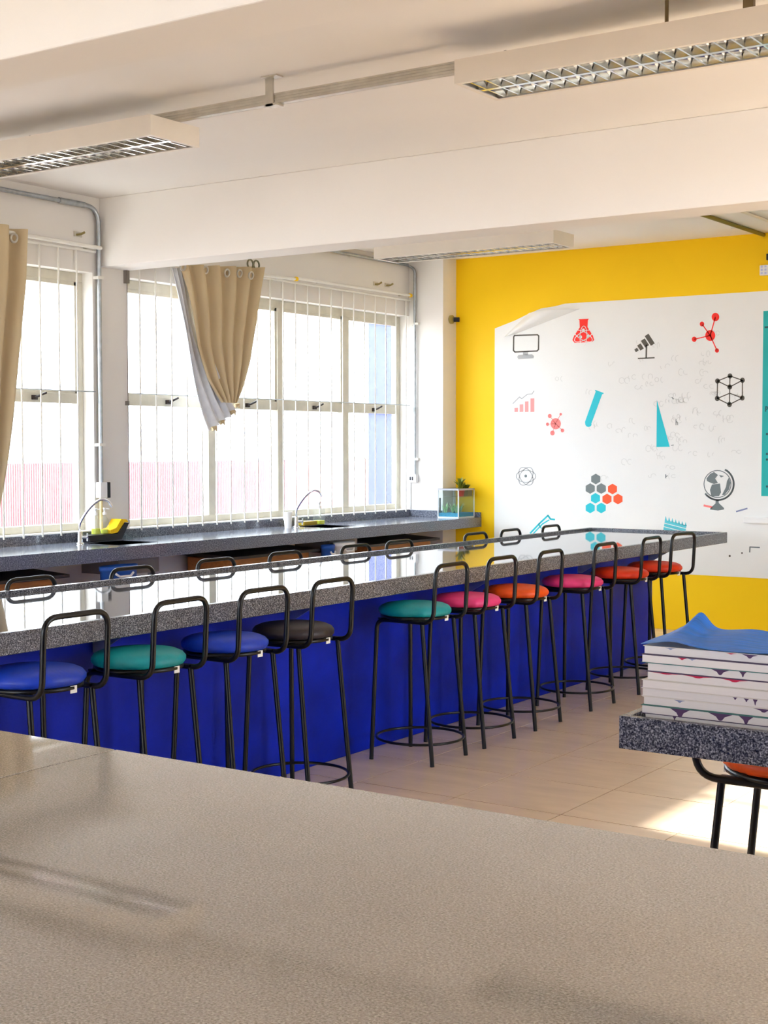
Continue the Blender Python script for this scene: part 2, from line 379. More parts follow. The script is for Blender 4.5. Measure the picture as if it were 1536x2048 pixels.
# outside: yard, red wall, blue house flank
tag(MB().box(-60, 60, -60, 60, -.3, -.12).build('yard_ground', GROUNDM), kind='structure')
tag(MB().box(-10.7, -10.5, -6, 30, -.12, 1.385).build('boundary_wall', REDW, org=(-10.6, 12, -.12)), 'red boundary wall outside beyond the barred windows', 'wall')
bh = MB().box(-8.05, -7.36, 11.6, 13.4, -.12, 3.6).build('blue_house_flank', BLUEW, org=(-7.7, 12.5, -.12))
tag(bh, 'blue outside wall pillar seen through the last window pane', 'pillar')

# ------------------------------------------------------------------ long blue-based table
TX0, TX1, TY0, TY1, TZ = -5.0, -3.855, 2.85, 10.30, .90
t = thing('laboratory_table', (-4.43, 6.6, 0), 'long granite-topped table on a blue painted base with stools along both sides', 'table')
MB().box(TX0+.03, TX1-.03, TY0+.03, TY1-.03, TZ-.045, TZ-.016).build('tabletop', G_TOP, t)
for nm, b in (('rim', (TX1-.034, TX1, TY0, TY1)), ('rim', (TX0, TX0+.034, TY0, TY1)), ('rim', (TX0+.034, TX1-.034, TY1-.034, TY1)), ('rim', (TX0+.034, TX1-.034, TY0, TY0+.034))):
    MB().box(*b, TZ-.08, TZ, .003).build(nm, G_APRON, t)
MB().box(-4.64, -4.11, 3.1, 9.50, 0, TZ-.045, .004).build('base', BLUEP, t)
for yy in (4.0, 5.25, 6.9, 8.3, 9.42):
    for s_, xo in ((1, -4.11), (-1, -4.64)):
        MB().prism([(xo, .85), (xo+s_*.21, .85), (xo+s_*.21, .835), (xo+s_*.03, .73), (xo, .73)], 'y', yy, yy+.006).build('bracket', STEEL, t)

# ------------------------------------------------------------------ stools
def stool_meshes():
    M_ = {}
    yh, zf, zt, r = .150, .695, .972, .0108
    half = [(-.06, yh, zf), (.172, yh, zf), (.186, yh, zt)]
    path = fillet(half+[(.186, -yh, zt), (.172, -yh, zf), (-.06, -yh, zf)], .062, 7)
    M_['backrest'] = MB().tube(path, r, 10).mesh('backrest', BLACK)
    for s_, k in ((1, 'fl'), (-1, 'fr')):
        M_[k] = MB().tube(fillet([(-.06, s_*yh, zf), (-.155, s_*yh, zf), (-.172, s_*.178, 0)], .05, 6), r, 10).mesh('leg', BLACK)
    for s_, k in ((1, 'bl'), (-1, 'br')):
        M_[k] = MB().tube([(.105, s_*(yh-.004), zf-.004), (.172, s_*.158, 0)], r, 10).mesh('leg', BLACK)
    ring = [(.218*math.cos(a), .218*math.sin(a), .105) for a in [2*math.pi*k/36 for k in range(36)]]
    M_['ring'] = MB().tube(ring, .0068, 8, closed=True).mesh('foot_ring', BLACK)
    M_['pan'] = MB().lathe([(.165, .700), (.172, .703), (.172, .713), (.165, .716)], (-.03, 0, 0), 32).box(-.15, .11, -.15, -.13, .697, .704).box(-.15, .11, .13, .15, .697, .704).mesh('seat_pan', BLACK)
    prof = [(.150, .714), (.170, .718), (.180, .731), (.180, .744), (.170, .758), (.148, .768), (.10, .775), (.05, .777), (.012, .778)]
    wob = lambda i, k: (.012*math.sin(k*2.8)+.008*math.sin(k*5.1)) if i in (1, 2, 3) else 0
    for c in CUSH: M_['cush_'+c] = MB().lathe(prof, (-.03, 0, 0), 72, wob=wob).mesh('seat_cushion', CUSH[c])
    M_['tag'] = MB().box(.136, .139, .012, .042, .690, .716).mesh('paper_tag', PLWHITE)
    return M_
SM = stool_meshes()
def stool(x, y, rot, colour, label, group=None, zs=1):
    o = bpy.data.objects.new('bar_stool', None); COL.objects.link(o); o.location = (x, y, 0); o.rotation_euler = (0, 0, rot); o.scale = (1, 1, zs); o.empty_display_size = .1
    tag(o, label, 'stool', group)
    for nm, k in (('backrest', 'backrest'), ('leg', 'fl'), ('leg', 'fr'), ('leg', 'bl'), ('leg', 'br'), ('foot_ring', 'ring'), ('seat_pan', 'pan'), ('seat_cushion', 'cush_'+colour), ('paper_tag', 'tag')):
        c = bpy.data.objects.new(nm, SM[k]); COL.objects.link(c); c.parent = o
    return o
near = [(3.44, 'blue', 0), (3.965, 'teal', .03), (4.47, 'blue', -.02), (4.934, 'black', .02), (5.92, 'teal', 0), (6.42, 'pink', 0), (6.96, 'orange', .03), (7.66, 'pink', 0), (8.33, 'vermilion', .02), (8.875, 'vermilion', -.13)]
cn = {'blue': 'royal blue', 'teal': 'teal', 'black': 'black', 'pink': 'pink', 'orange': 'orange', 'vermilion': 'red-orange'}
ORD = ['first', 'second', 'third', 'fourth', 'fifth', 'sixth', 'seventh', 'eighth', 'ninth', 'tenth']
for i, (y, c, r_) in enumerate(near):
    stool(-3.796, y, r_, c, 'stool with %s round cushion on the aisle side, %s from the whiteboard end' % (cn[c], ORD[9-i]), 'stools on the aisle side')
farc = ['blue', 'orange', 'teal', 'pink', 'blue', 'teal', 'orange', 'black', 'teal']
for i, y in enumerate((4.54, 5.20, 5.84, 6.45, 7.15, 7.64, 8.61, 9.12, 9.76)):
    stool(-4.875, y, math.pi+random.uniform(-.03, .03), farc[i], 'black-framed stool on the sink side of the table, %s from the whiteboard end' % ORD[8-i], 'stools on the sink side', .963)
stool(-1.205, 3.625, math.pi, 'orange', 'orange cushion stool behind the granite ledge with the books', None)

# ------------------------------------------------------------------ granite ledge with the stack of books
LX0, LX1, LY0, LY1 = -1.44, 1.6, 3.135, 3.445
t = thing('granite_ledge_table', (.1, 3.29, 0), 'narrow grey granite ledge table with raised rim holding the stack of books', 'table')
MB().box(LX0+.02, LX1-.02, LY0+.02, LY1-.02, .85, .884).build('tabletop', G_CNT, t)
for b in ((LX0, LX1, LY0, LY0+.022), (LX0, LX1, LY1-.022, LY1), (LX0, LX0+.022, LY0+.022, LY1-.022), (LX1-.022, LX1, LY0+.022, LY1-.022)):
    MB().box(*b, .82, .90, .002).build('rim', G_APRON, t)
MB().box(-.35, 1.4, 3.2, 3.38, 0, .85).build('base', BLUEP, t)
lefts = [.004, -.002, 0, -.003, -.001, .009, .009, -.003, 0]       # bottom to top
stains = [(2, STAINP, [(.10, .008)]), ]
z = .884; bt = .0205
bdesc = ['bottom book of the stack with a small dark drip on its pages', 'second book from the bottom with large purple drips on its page edges', 'third book from the bottom with a slate smudge on its pages', 'fourth book from the bottom with small purple dots on its pages', 'fifth book of the stack, the plain middle one with clean pages',
         'sixth book from the bottom, a crimson line along its page edges', 'seventh book from the bottom with two purple drips on its pages', 'eighth book from the bottom, a teal cover edge and red speck', 'topmost book of the stack, right under the wavy blue sheet']
drips = {1: [(.10, .05, .020, 'p'), (.20, .06, .017, 'p'), (.262, .035, .019, 'p')], 0: [(.078, .010, .009, 'p')], 2: [(.095, .03, .006, 's'), (.30, .05, .008, 'p')], 3: [(.235, .012, .006, 'p'), (.262, .014, .008, 'p'), (.283, .012, .014, 'p')],
         5: [(.05, .09, .003, 'r'), (.13, .08, .005, 'r'), (.22, .07, .006, 'r'), (.33, .05, .009, 'r')], 6: [(.185, .045, .013, 'p'), (.24, .018, .013, 'p')], 7: [(.105, .025, .005, 'r'), (.13, .02, .004, 's')], 8: [(.07, .03, .004, 's'), (.22, .03, .003, 'r'), (.265, .04, .009, 'p')]}
covers = [mat('cover_cream', (224, 214, 204), .5), mat('cover_plum', (70, 46, 78), .5), mat('cover_sage', (214, 206, 196), .5), mat('cover_green', (64, 116, 108), .5)]
cvi = [0, 1, 3, 0, 0, 2, 1, 3, 1]
for i in range(9):
    x0 = -1.399+lefts[i]; y0 = 3.178+random.uniform(-.004, .004); L, D = .36, .225
    b = thing('book', (x0+L/2, y0+D/2, z), bdesc[i], 'book', 'books in the stack')
    MB().box(x0+.003, x0+L-.003, y0+.0008, y0+D-.003, z+.0012, z+bt-.0014, .0008).build('page_block', PAPER, b)
    MB().box(x0, x0+L, y0, y0+D, z, z+.0012).build('cover', covers[cvi[i]], b)
    MB().box(x0, x0+L, y0, y0+D, z+bt-.0016, z+bt).build('cover', covers[cvi[(i+1) % 9]], b)
    for (dx, w_, h_, k) in drips.get(i, []):
        xx, zt_ = x0+dx, z+bt-.0016
        MB().prism([(xx-w_/2, zt_), (xx+w_/2, zt_), (xx+w_*.18, zt_-h_*.45), (xx+w_*.07, zt_-h_*.93), (xx, zt_-h_), (xx-w_*.07, zt_-h_*.93), (xx-w_*.18, zt_-h_*.45)], 'y', y0+.0002, y0+.0012).build('ink_stain', {'p': STAINP, 'r': STAINR, 's': STAINB}[k], b)
    z += bt
def sheet(u, v):
    x = -1.402+.42*u; y = 3.172+.25*v
    peak = .036*math.exp(-((u-.13)/.065)**2)*v**1.6
    front = (.012*math.exp(-((u-.19)/.13)**2)+.009*math.exp(-((u-.88)/.13)**2)+.001)*(1-v)**1.3
    back = (.017+.006*math.sin(u*5-.6)+.003*math.sin(u*17))*v
    return Vector((x, y, z+.0025+front+back+peak+.002*math.sin(u*9+v*7)*v))
sh = MB().grid(sheet, 60, 24); n0 = len(sh.v); nf = len(sh.f)
sh.add([p-Vector((0, 0, .0012)) for p in sh.v[:n0]], [list(f) for f in sh.f[:nf]], True)
SHEET = mat('blue_plastic_sheet', (0, 112, 210), .35, var=.2, vscale=9, spec=.15, stretch=(1, 6, 1), bump=.25, bscale=14)
tag(sh.build('plastic_sheet', SHEET, org=(-1.2, 3.29, z)), 'wavy glossy blue plastic sheet lying on top of the book stack', 'sheet')

# ------------------------------------------------------------------ foreground desk
DZ = 1.13
t = thing('stone_desk', (-.9, .95, 0), 'large honed granite desk, broad bare top in the foreground', 'desk')
MB().box(-1.4035, .55, .42, 1.409, DZ-.045, DZ, .002).build('top_slab', G_DESK, t)
MB().box(-2.9, -1.4055, .42, 1.409, DZ-.045, DZ, .002).build('top_slab', G_DESK, t)
MB().box(-2.75, .4, .62, 1.25, 0, DZ-.045).build('base', BLUEP, t)

# ------------------------------------------------------------------ window counter
CX, C0, CZ0 = -6.545, 3.0, .90
t = thing('window_counter', (-6.87, 7, 0), 'long grey granite counter with two sinks running under the barred windows', 'counter')
sinks = (6.93, 9.27)
top = MB(); seg = [C0]+[k for s_ in sinks for k in (s_-.19, s_+.19)]+[FY-.001]
for a, b in zip(seg[::2], seg[1::2]): top.box(WX+.02, CX-.02, a, b, .865, .90)
for s_ in sinks: top.box(WX+.02, -7.02, s_-.19, s_+.19, .865, .90).box(-6.68, CX-.02, s_-.19, s_+.19, .865, .90)
top.build('countertop', G_CNT, t)
MB().box(CX-.025, CX, C0, FY-.001, .812, .90, .002).build('apron', G_CNT, t)
MB().box(WX, WX+.022, C0, 11.02, .865, .962, .002).build('backsplash', G_CNT, t)
MB().box(WX+.022, -6.825, 10.998, 11.019, .90, .962, .002).build('backsplash', G_CNT, t)
MB().box(-6.82, CX-.004, FY-.022, FY-.001, .90, .945, .002).build('backsplash', G_CNT, t)
for s_ in sinks:
    sk = MB(); xa, xb, ya, yb = -7.02, -6.68, s_-.19, s_+.19
    sk.box(xa, xb, ya, yb, .70, .705)
    sk.box(xa-.004, xa, ya, yb, .70, .897).box(xb, xb+.004, ya, yb, .70, .897).box(xa, xb, ya-.004, ya, .70, .897).box(xa, xb, yb, yb+.004, .70, .897)
    so = sk.build('sink_basin', SINKM, t)
    MB().tube([(-6.85, s_, .70), (-6.85, s_, .62), (-6.95, s_+.06, .56), (-7.18, s_+.06, .56)], .02, 8).build('drain_pipe', PLWHITE, so)
for yy in (4.5, 5.75, 7.55, 8.5, 9.9):
    MB().box(WX, -6.62, yy, yy+.03, .835, .865).box(WX, WX+.03, yy, yy+.03, .5, .865).build('bracket', STEEL, t)

# faucets
def faucet(y, label, s_=1.0):
    f = thing('faucet', (-6.96, y, .90), label, 'faucet')
    x0 = -6.96
    MB().lathe([(.026, .0), (.026, .008), (.016, .012), (.015, .075), (.012, .085)], (x0, y, .90), 16).build('base', CHROME, f)
    # swan neck reaching out towards the sink, seen sideways
    P_ = [(x0, y, .98), (x0, y, 1.04), (x0+.04, y+.04, 1.13), (x0+.08, y+.085, 1.185), (x0+.10, y+.115, 1.195), (x0+.125, y+.14, 1.18), (x0+.14, y+.155, 1.145)]
    P_ = [Vector(p) for p in P_]; sm = []
    for i in range(len(P_)-1):
        p0, p1, p2, p3 = P_[max(i-1, 0)], P_[i], P_[i+1], P_[min(i+2, len(P_)-1)]
        for k in range(5):
            q = k/5; sm.append(.5*((2*p1)+(p2-p0)*q+(2*p0-5*p1+4*p2-p3)*q*q+(3*p1-p0-3*p2+p3)*q**3))
    sm.append(P_[-1])
    MB().tube(sm, .0085, 10).build('spout', CHROME, f)
    MB().tube([(x0, y, .945), (x0+.035, y+.03, .945)], .009, 8).tube([(x0+.035, y+.03, .92), (x0+.036, y+.031, .972)], .006, 8).tube([(x0+.02, y+.045, .945), (x0+.052, y+.017, .945)], .006, 8).build('handle', CHROME, f)
faucet(6.67, 'chrome swan-neck faucet beside the black sponge tray')
faucet(9.02, 'chrome swan-neck faucet beside the white paper cup')

# first sink: black tray with sponge and two pump bottles
t = thing('sponge_tray', (-7.06, 7.0, .90), 'black plastic tray holding a yellow sponge and bottles beside the faucet', 'tray')
MB().prism([(6.83, .905), (7.13, .905), (7.20, 1.015), (7.165, 1.02), (7.09, .945), (6.81, .945)], 'x', -7.145, -7.03).build('tub', PLBLK, t)
tag(MB().prism([(7.04, .948), (7.10, .953), (7.168, 1.022), (7.205, 1.019), (7.19, 1.04), (7.135, 1.045), (7.085, .985), (7.03, .972)], 'x', -7.135, -7.04).build('sponge', SPONGE, org=(-7.09, 7.1, .95)), 'yellow sponge leaning on the black tray', 'sponge')
def pump_bottle(x, y, z0, label, h=.16, r=.032, liquid=.04, square=False):
    b = thing('pump_bottle', (x, y, z0), label, 'bottle')
    MB().lathe([(r, 0), (r, h*.45), (r*.9, h*.58), (r*.5, h*.72), (r*.36, h*.78), (r*.36, h*.84)], (x, y, z0), 20).build('body', CLEARG, b)
    MB().lathe([(r*.93, .003), (r*.93, liquid)], (x, y, z0), 20).build('liquid', LIQ, b)
    MB().lathe([(r*.45, h*.82), (r*.45, h*.92), (r*.2, h*.94), (r*.2, h*1.04), (r*.35, h*1.05), (r*.35, h*1.12)], (x, y, z0), 14).tube([(x, y, z0+h*1.08), (x+.02, y+.025, z0+h*1.07)], .004, 6).build('pump', PLWHITE, b)
pump_bottle(-7.09, 6.94, .946, 'clear pump bottle with a little green soap in the black tray')
pump_bottle(-7.095, 7.03, .946, 'second clear pump bottle wedged against the yellow sponge', .16, .03, .03)
# second sink
tag(MB().lathe([(.026, 0), (.036, .13), (.034, .13), (.024, .006)], (-6.93, 8.87, .90), 20).build('paper_cup', PLWHITE, org=(-6.93, 8.87, .90)), 'white cup standing on the counter by the far faucet', 'cup')
tag(MB().box(-7.11, -7.035, 9.22, 9.40, .90, .935, .006).build('soap_tray', mat('olive_tray', (176, 150, 20), .5), org=(-7.07, 9.31, .90)), 'olive yellow soap tray beside the far faucet', 'tray')
b = thing('soap_dispenser', (-7.07, 9.47, .90), 'clear square soap dispenser with white pump and yellow soap', 'bottle')
MB().box(-7.105, -7.035, 9.43, 9.51, .90, 1.03, .008).build('body', CLEARG, b)
MB().box(-7.101, -7.039, 9.434, 9.506, .902, .935, .004).build('liquid', LIQ, b)
MB().lathe([(.02, 0), (.02, .02), (.008, .022), (.008, .045), (.016, .047), (.016, .06)], (-7.07, 9.47, 1.03), 14).tube([(-7.07, 9.47, 1.082), (-7.05, 9.44, 1.08)], .005, 6).build('pump', PLWHITE, b)

# fish tank with plants at the yellow wall
X0, X1, Y0, Y1 = -6.815, -6.60, 10.93, 11.205
t = thing('fish_tank', (-6.73, 11.07, .90), 'small glass tank with grey rim and water plants at the end of the counter', 'fish tank')
for b in ((X0, X1, Y0, Y0+.004), (X0, X1, Y1-.004, Y1), (X0, X0+.004, Y0+.004, Y1-.004), (X1-.004, X1, Y0+.004, Y1-.004)):
    MB().box(*b, .912, 1.15).build('glass_pane', TANKG, t)
rim = MB()
for b in ((X0-.003, X1+.003, Y0-.003, Y0+.010), (X0-.003, X1+.003, Y1-.010, Y1+.003), (X0-.003, X0+.010, Y0, Y1), (X1-.010, X1+.003, Y0, Y1)): rim.box(*b, 1.15, 1.166)
rim.build('rim', mat('grey_plastic_rim', (176, 176, 182), .4), t)
MB().box(X0-.003, X1+.003, Y0-.003, Y1+.003, .90, .912).build('bottom_frame', mat('pale_plastic', (210, 214, 218), .4), t)
MB().box(X0+.006, X1-.006, Y0+.006, Y1-.006, .912, .945).build('gravel', GRAVEL, t)
for (px_, py_) in ((X0, Y0), (X1, Y0), (X1, Y1), (X0, Y1)): MB().box(px_-.004, px_+.004, py_-.004, py_+.004, .912, 1.15).build('corner_seam', mat('silicone', (222, 226, 230), .4), t)
def leaves(mb, c, n, h, spread, w, rnd):
    for k in range(n):
        a = rnd.uniform(0, 6.283); q = rnd.uniform(.3, 1); L = h*rnd.uniform(.6, 1); e = rnd.uniform(.3, 1)*spread
        base = Vector(c)+Vector((math.cos(a), math.sin(a), 0))*.01*q; d = Vector((math.cos(a), math.sin(a), 0)); sd_ = Vector((-d.y, d.x, 0))
        pts = [base+d*e*tt**1.4+Vector((0, 0, L*(tt-.28*tt*tt*q))) for tt in (0, .35, .7, 1)]
        ww = [w*.4, w, w*.8, .0008]
        vs = []
        for p, q2 in zip(pts, ww): vs += [p-sd_*q2, p+sd_*q2]
        mb.add(vs, [(0, 1, 3, 2), (2, 3, 5, 4), (4, 5, 7, 6)], True)
rnd = random.Random(3)
wp = MB()
for c in ((-6.77, 10.99, .94), (-6.72, 11.03, .94), (-6.66, 11.0, .94), (-6.70, 11.12, .94)): leaves(wp, c, 14, .11, .05, .005, rnd)
wp.build('water_plant', LEAFD, t, fix=False)
MB().box(X0+.006, X1-.006, 11.03, 11.195, 1.088, 1.094).build('inner_shelf', CLEARG, t)
MB().box(X0+.006, X0+.016, 10.94, 10.95, .945, 1.08).build('heater', PLBLK, t)
p = thing('potted_plant', (-6.65, 11.06, 1.094), 'bushy green plant in a small red pot above the fish tank', 'plant')
MB().lathe([(.022, 0), (.03, .042), (.033, .042), (.033, .055)], (-6.65, 11.06, 1.094), 18).build('pot', POTR, p)
MB().lathe([(.029, .05), (.005, .054)], (-6.65, 11.06, 1.096), 14).build('soil', DKWOOD, p)
lf = MB()
for k in range(6): leaves(lf, (-6.65+rnd.uniform(-.012, .012), 11.06+rnd.uniform(-.012, .012), 1.14+.012*k), 12, .085, .075, .007, rnd)
lf.build('foliage', LEAF, p, fix=False)
p = thing('planter', (-6.65, 11.155, 1.094), 'dark square planter with short leaves beside the red pot', 'plant')
MB().box(-6.69, -6.61, 11.115, 11.195, 1.094, 1.10).box(-6.69, -6.61, 11.115, 11.195, 1.15, 1.165).box(-6.687, -6.613, 11.118, 11.192, 1.10, 1.15).build('pot', mat('olive_planter', (92, 78, 16), .5, var=.2, vscale=30), p)
lf = MB()
for k in range(4): leaves(lf, (-6.65+rnd.uniform(-.02, .02), 11.155+rnd.uniform(-.02, .02), 1.16), 9, .055, .05, .007, rnd)
lf.build('foliage', LEAF, p, fix=False)

# under the counter
def cabinet(y0, y1, zt, label, k):
    t = thing('wooden_chest', (-6.88, (y0+y1)/2, 0), label, 'chest')
    MB().box(-7.12, -6.70, y0+.06, y1-.06, 0, zt-.05, .004).build('body', WOOD, t)
    for i in range(2):
        MB().box(-6.70, -6.69, y0+.09, y1-.09, zt-.30-.24*i, zt-.09-.24*i, .003).build('drawer_front', WOOD, t)
    MB().prism([(-7.15, zt-.03), (-6.64, zt-.05), (-6.64, zt-.03), (-7.15, zt)], 'y', y0, y1).build('lid', DKWOOD, t)
cabinet(5.45, 6.27, .775, 'wooden chest with dark lid under the counter behind the long curtain side', 0)
cabinet(7.84, 8.90, .778, 'wide wooden chest with dark lid under the counter between the two sinks', 1)
cabinet(9.58, 10.68, .768, 'wooden chest with dark lid under the counter nearest the yellow wall', 2)
def bin_(y, x, w, d, h, m, label):
    t = thing('storage_bin', (x, y, 0), label, 'bin')
    MB().lathe([(w*.82, 0), (w, h-.03), (w*1.05, h-.03), (w*1.05, h), (w*.97, h), (w*.8, .02)], (x, y, 0), 28, sy=d/w).build('tub', m, t)
    MB().tube([(x+w*1.0, y-d*.5, h-.05), (x+w*1.12, y-d*.3, h-.07), (x+w*1.12, y+d*.3, h-.07), (x+w*1.0, y+d*.5, h-.05)], .008, 6).build('handle', PLWHITE, t)
bin_(6.68, -6.62, .055, .16, .775, PLBLUE, 'wide blue plastic bin under the counter below the sponge tray')
bin_(8.98, -6.62, .05, .06, .775, PLBLUE, 'slim blue plastic canister under the counter beside the far sink')
bin_(9.20, -6.62, .05, .13, .785, PLWHITE, 'white plastic bin under the counter between the slim blue canister and the chest')

# ------------------------------------------------------------------ conduits, outlets, fittings on the window wall
t = thing('conduit', (WX, 6.5, 1.3), 'grey metal conduit bending down the pier between the windows to a socket', 'conduit')
MB().tube(fillet([(WX+.03, 3.0, 3.19), (WX+.03, 7.063, 3.19), (WX+.03, 7.063, 1.30)], .12, 8), .0155, 10).build('pipe', STEEL, t)
MB().tube([(WX+.03, 6.70, 3.19), (WX+.03, 6.93, 3.19)], .02, 10).build('coupling', STEEL, t)
for z_ in (2.70, 1.55): MB().box(WX, WX+.05, 7.035, 7.091, z_, z_+.02).build('clip', WHITEM, t)
MB().box(WX, WX+.05, 7.04, 7.105, 1.19, 1.30, .004).build('socket_box', PLWHITE, t)
MB().box(WX+.012, WX+.046, 7.106, 7.14, 1.19, 1.30, .004).build('socket_face', PLBLK, t)
MB().tube([(WX+.03, 7.062, 1.19), (WX+.03, 7.062, .962)], .012, 8).build('pipe', mat('yellowed_pvc', (222, 204, 150), .5), t)
t = thing('conduit', (-7.1, 11.0, 1.2), 'thin conduit running down the corner column to a white double socket', 'conduit')
MB().tube(fillet([(WX+.02, 7.4, 3.205), (WX+.02, 10.99, 3.205), (-7.11, 10.995, 3.16), (-7.11, 10.998, 1.28)], .10, 8), .0125, 10).build('pipe', STEEL, t)
MB().box(-7.15, -7.07, 10.985, 11.02, 2.66, 2.68).build('clip', WHITEM, t); MB().box(-7.15, -7.07, 10.985, 11.02, 1.42, 1.44).build('clip', WHITEM, t)
MB().box(-7.175, -7.085, 10.975, 11.02, 1.215, 1.29, .004).build('socket_box', PLWHITE, t)
for xx in (-7.152, -7.128): MB().box(xx, xx+.014, 10.972, 10.976, 1.235, 1.268).build('socket_hole', PLBLK, t)
MB().tube([(-7.17, 11.01, 1.22), (-7.168, 11.008, 1.1), (-7.172, 11.01, .97)], .008, 6).build('cable', PLWHITE, t)
def hook(y, z_, label):
    t = thing('rod_bracket', (WX, y, z_), label, 'bracket')
    MB().tube([(WX, y, z_), (WX+.05, y, z_), (WX+.065, y+.02, z_+.015)], .008, 8).build('arm', mat('brass_dull', (150, 136, 84), .4, metal=.5), t)
    MB().box(WX, WX+.008, y-.02, y+.05, z_-.012, z_+.022).build('plate', RAILM, t)
hook(6.88, 2.985, 'small curtain rod bracket on the wall beside the conduit bend')
hook(10.46, 2.985, 'brass curtain hook on the wall above the last window')
hook(10.64, 2.99, 'brass curtain hook closest to the corner column')
tag(MB().tube([(WX+.02, 7.345, 2.79), (WX+.02, 7.345, 1.0)], .003, 6).box(WX, WX+.03, 7.33, 7.36, 2.70, 2.79).box(WX, WX+.025, 7.335, 7.352, 1.84, 1.87).build('wall_cable', mat('grey_cable', (120, 112, 104), .6), org=(WX, 7.345, 1)), 'thin dark cable clipped down the pier beside the knotted curtain', 'cable')
t = thing('wall_sensor', (-6.82, 11.15, 2.70), 'small round sensor on the corner column by the yellow wall', 'sensor')
MB().tube([(-6.82, 11.15, 2.705), (-6.80, 11.15, 2.705)], .04, 18).build('ring_base', mat('khaki_metal', (170, 156, 96), .4), t)
MB().tube([(-6.80, 11.17, 2.705), (-6.755, 11.20, 2.705)], .022, 12).build('lens', PLBLK, t)

# ------------------------------------------------------------------ curtains
def poly_at(pts, v):
    """interpolate a list of (t, ...) rows"""
    for a, b in zip(pts, pts[1:]):
        if v <= b[0]:
            k = (v-a[0])/(b[0]-a[0]); return [p+(q-p)*k for p, q in zip(a[1:], b[1:])]
    return list(pts[-1][1:])
def ruled(left, right, folds, amp0, amp1, X, nu, nv, phase=0, sharp=1):
    """left/right: rows (v, y, z); pleats stand out along x"""
    def P(u, v):
        (yl, zl), (yr, zr) = poly_at(left, v), poly_at(right, v)
        a = amp0+(amp1-amp0)*v; s_ = math.sin(2*math.pi*folds*u+phase+.8*math.sin(3*v+5*u))
        off = a*(math.copysign(abs(s_)**sharp, s_))
        return Vector((X+off+.02*math.sin(6*v+u*3), yl+(yr-yl)*u, zl+(zr-zl)*u))
    m = MB().grid(P, nu, nv); n0, nf = len(m.v), len(m.f)
    m.add([p-Vector((.003, 0, 0)) for p in m.v[:n0]], [list(f) for f in m.f[:nf]], True); return m
XC = WX+.11
def yz(u, v):
    p = onx(u, v, XC); return (p.y, p.z)
def rows(pts):
    ts = [0]; 
    for a, b in zip(pts, pts[1:]): ts.append(ts[-1]+math.hypot(b[0]-a[0], b[1]-a[1]))
    return [(q/ts[-1], *yz(*p)) for q, p in zip(ts, pts)]
t = thing('curtain', (XC, 8.2, 1.7), 'beige eyelet curtain knotted up into a pointed bundle before the barred window', 'curtain')
L_ = rows([(352, 530), (368, 610), (386, 690), (412, 760), (437, 805)]); R_ = rows([(517, 536), (513, 600), (507, 650), (492, 720), (474, 780), (464, 806)])
ruled(L_, R_, 5.5, .045, .018, XC+.03, 132, 60, sharp=.8).build('cloth', CURT, t, fix=False)
L_ = rows([(346, 536), (362, 620), (380, 700), (396, 770), (410, 830), (420, 862)]); R_ = rows([(372, 536), (398, 640), (426, 720), (446, 780), (462, 806), (472, 824)])
ruled(L_, R_, 4.0, .012, .02, XC-.022, 90, 50, 1).build('lining', LINING, t, fix=False)
for k, (u, v) in enumerate(((470, 812), (462, 826), (440, 846), (424, 858))):
    p = onx(u, v, XC+.01); MB().tube([p, p+Vector((.01, .03, .012)), p+Vector((.0, .05, -.012))], [.018, .014, .006], 8).build('knot_tail', CURT, t)
for u, v in ((366, 533), (411, 540), (454, 546), (479, 547), (502, 551)):
    p = onx(u, v, XC+.08); ring = [p+Vector((.004*math.sin(a), .026*math.cos(a), .026*math.sin(a))) for a in [2*math.pi*k/16 for k in range(16)]]
    MB().tube(ring, .008, 6, closed=True).build('eyelet', RAILM, t)
t = thing('curtain_rod', (WX+.09, 8.4, 2.9), 'white curtain rod carrying the knotted curtain, with curled ring hooks', 'curtain rod')
MB().tube([(WX+.085, 7.42, 2.865), (WX+.085, 9.20, 2.905)], .012, 8).build('rod', WHITEM, t)
MB().tube([(WX+.085, 9.20, 2.905), (WX+.085, 9.225, 2.907)], .018, 10).build('finial', SPONGE, t)
for dy in (8.625, 8.70):
    ring = [(WX+.09, dy+.034*math.cos(a), 2.965+.034*math.sin(a)) for a in [math.radians(d) for d in range(-60, 241, 20)]]
    MB().tube(ring, .007, 6).build('ring_hook', mat('old_brass', (120, 118, 92), .4, metal=.5), t)
MB().tube([(WX, 8.66, 2.93), (WX+.09, 8.66, 2.93)], .008, 6).build('wall_arm', RAILM, t); MB().tube([(WX, 9.15, 2.903), (WX+.085, 9.15, 2.903)], .008, 6).build('wall_arm', RAILM, t)
t = thing('curtain_rod', (WX+.09, 10.1, 2.92), 'bare white curtain rod with yellow end knob over the last window', 'curtain rod')
MB().tube([(WX+.06, 9.26, 2.917), (WX+.06, 10.94, 2.925)], .012, 8).build('rod', WHITEM, t); MB().tube([(WX+.06, 10.935, 2.925), (WX+.06, 10.962, 2.925)], .018, 10).build('finial', SPONGE, t)
for yy in (9.6, 10.85): MB().tube([(WX, yy, 2.92), (WX+.06, yy, 2.92)], .008, 6).build('wall_arm', RAILM, t)
t = thing('curtain', (XC, 6.0, 1.0), 'long beige curtain gathered to the side of the window by the conduit', 'curtain')
L_ = rows([(-150, 420), (-140, 600), (-110, 800), (-95, 1040)]); R_ = rows([(45, 460), (46, 570), (40, 650), (30, 750), (20, 840), (8, 925), (-4, 1000), (-12, 1060)])
ruled(L_, R_, 4.25, .05, .03, XC, 110, 40, .6, .8).build('cloth', CURT, t, fix=False)
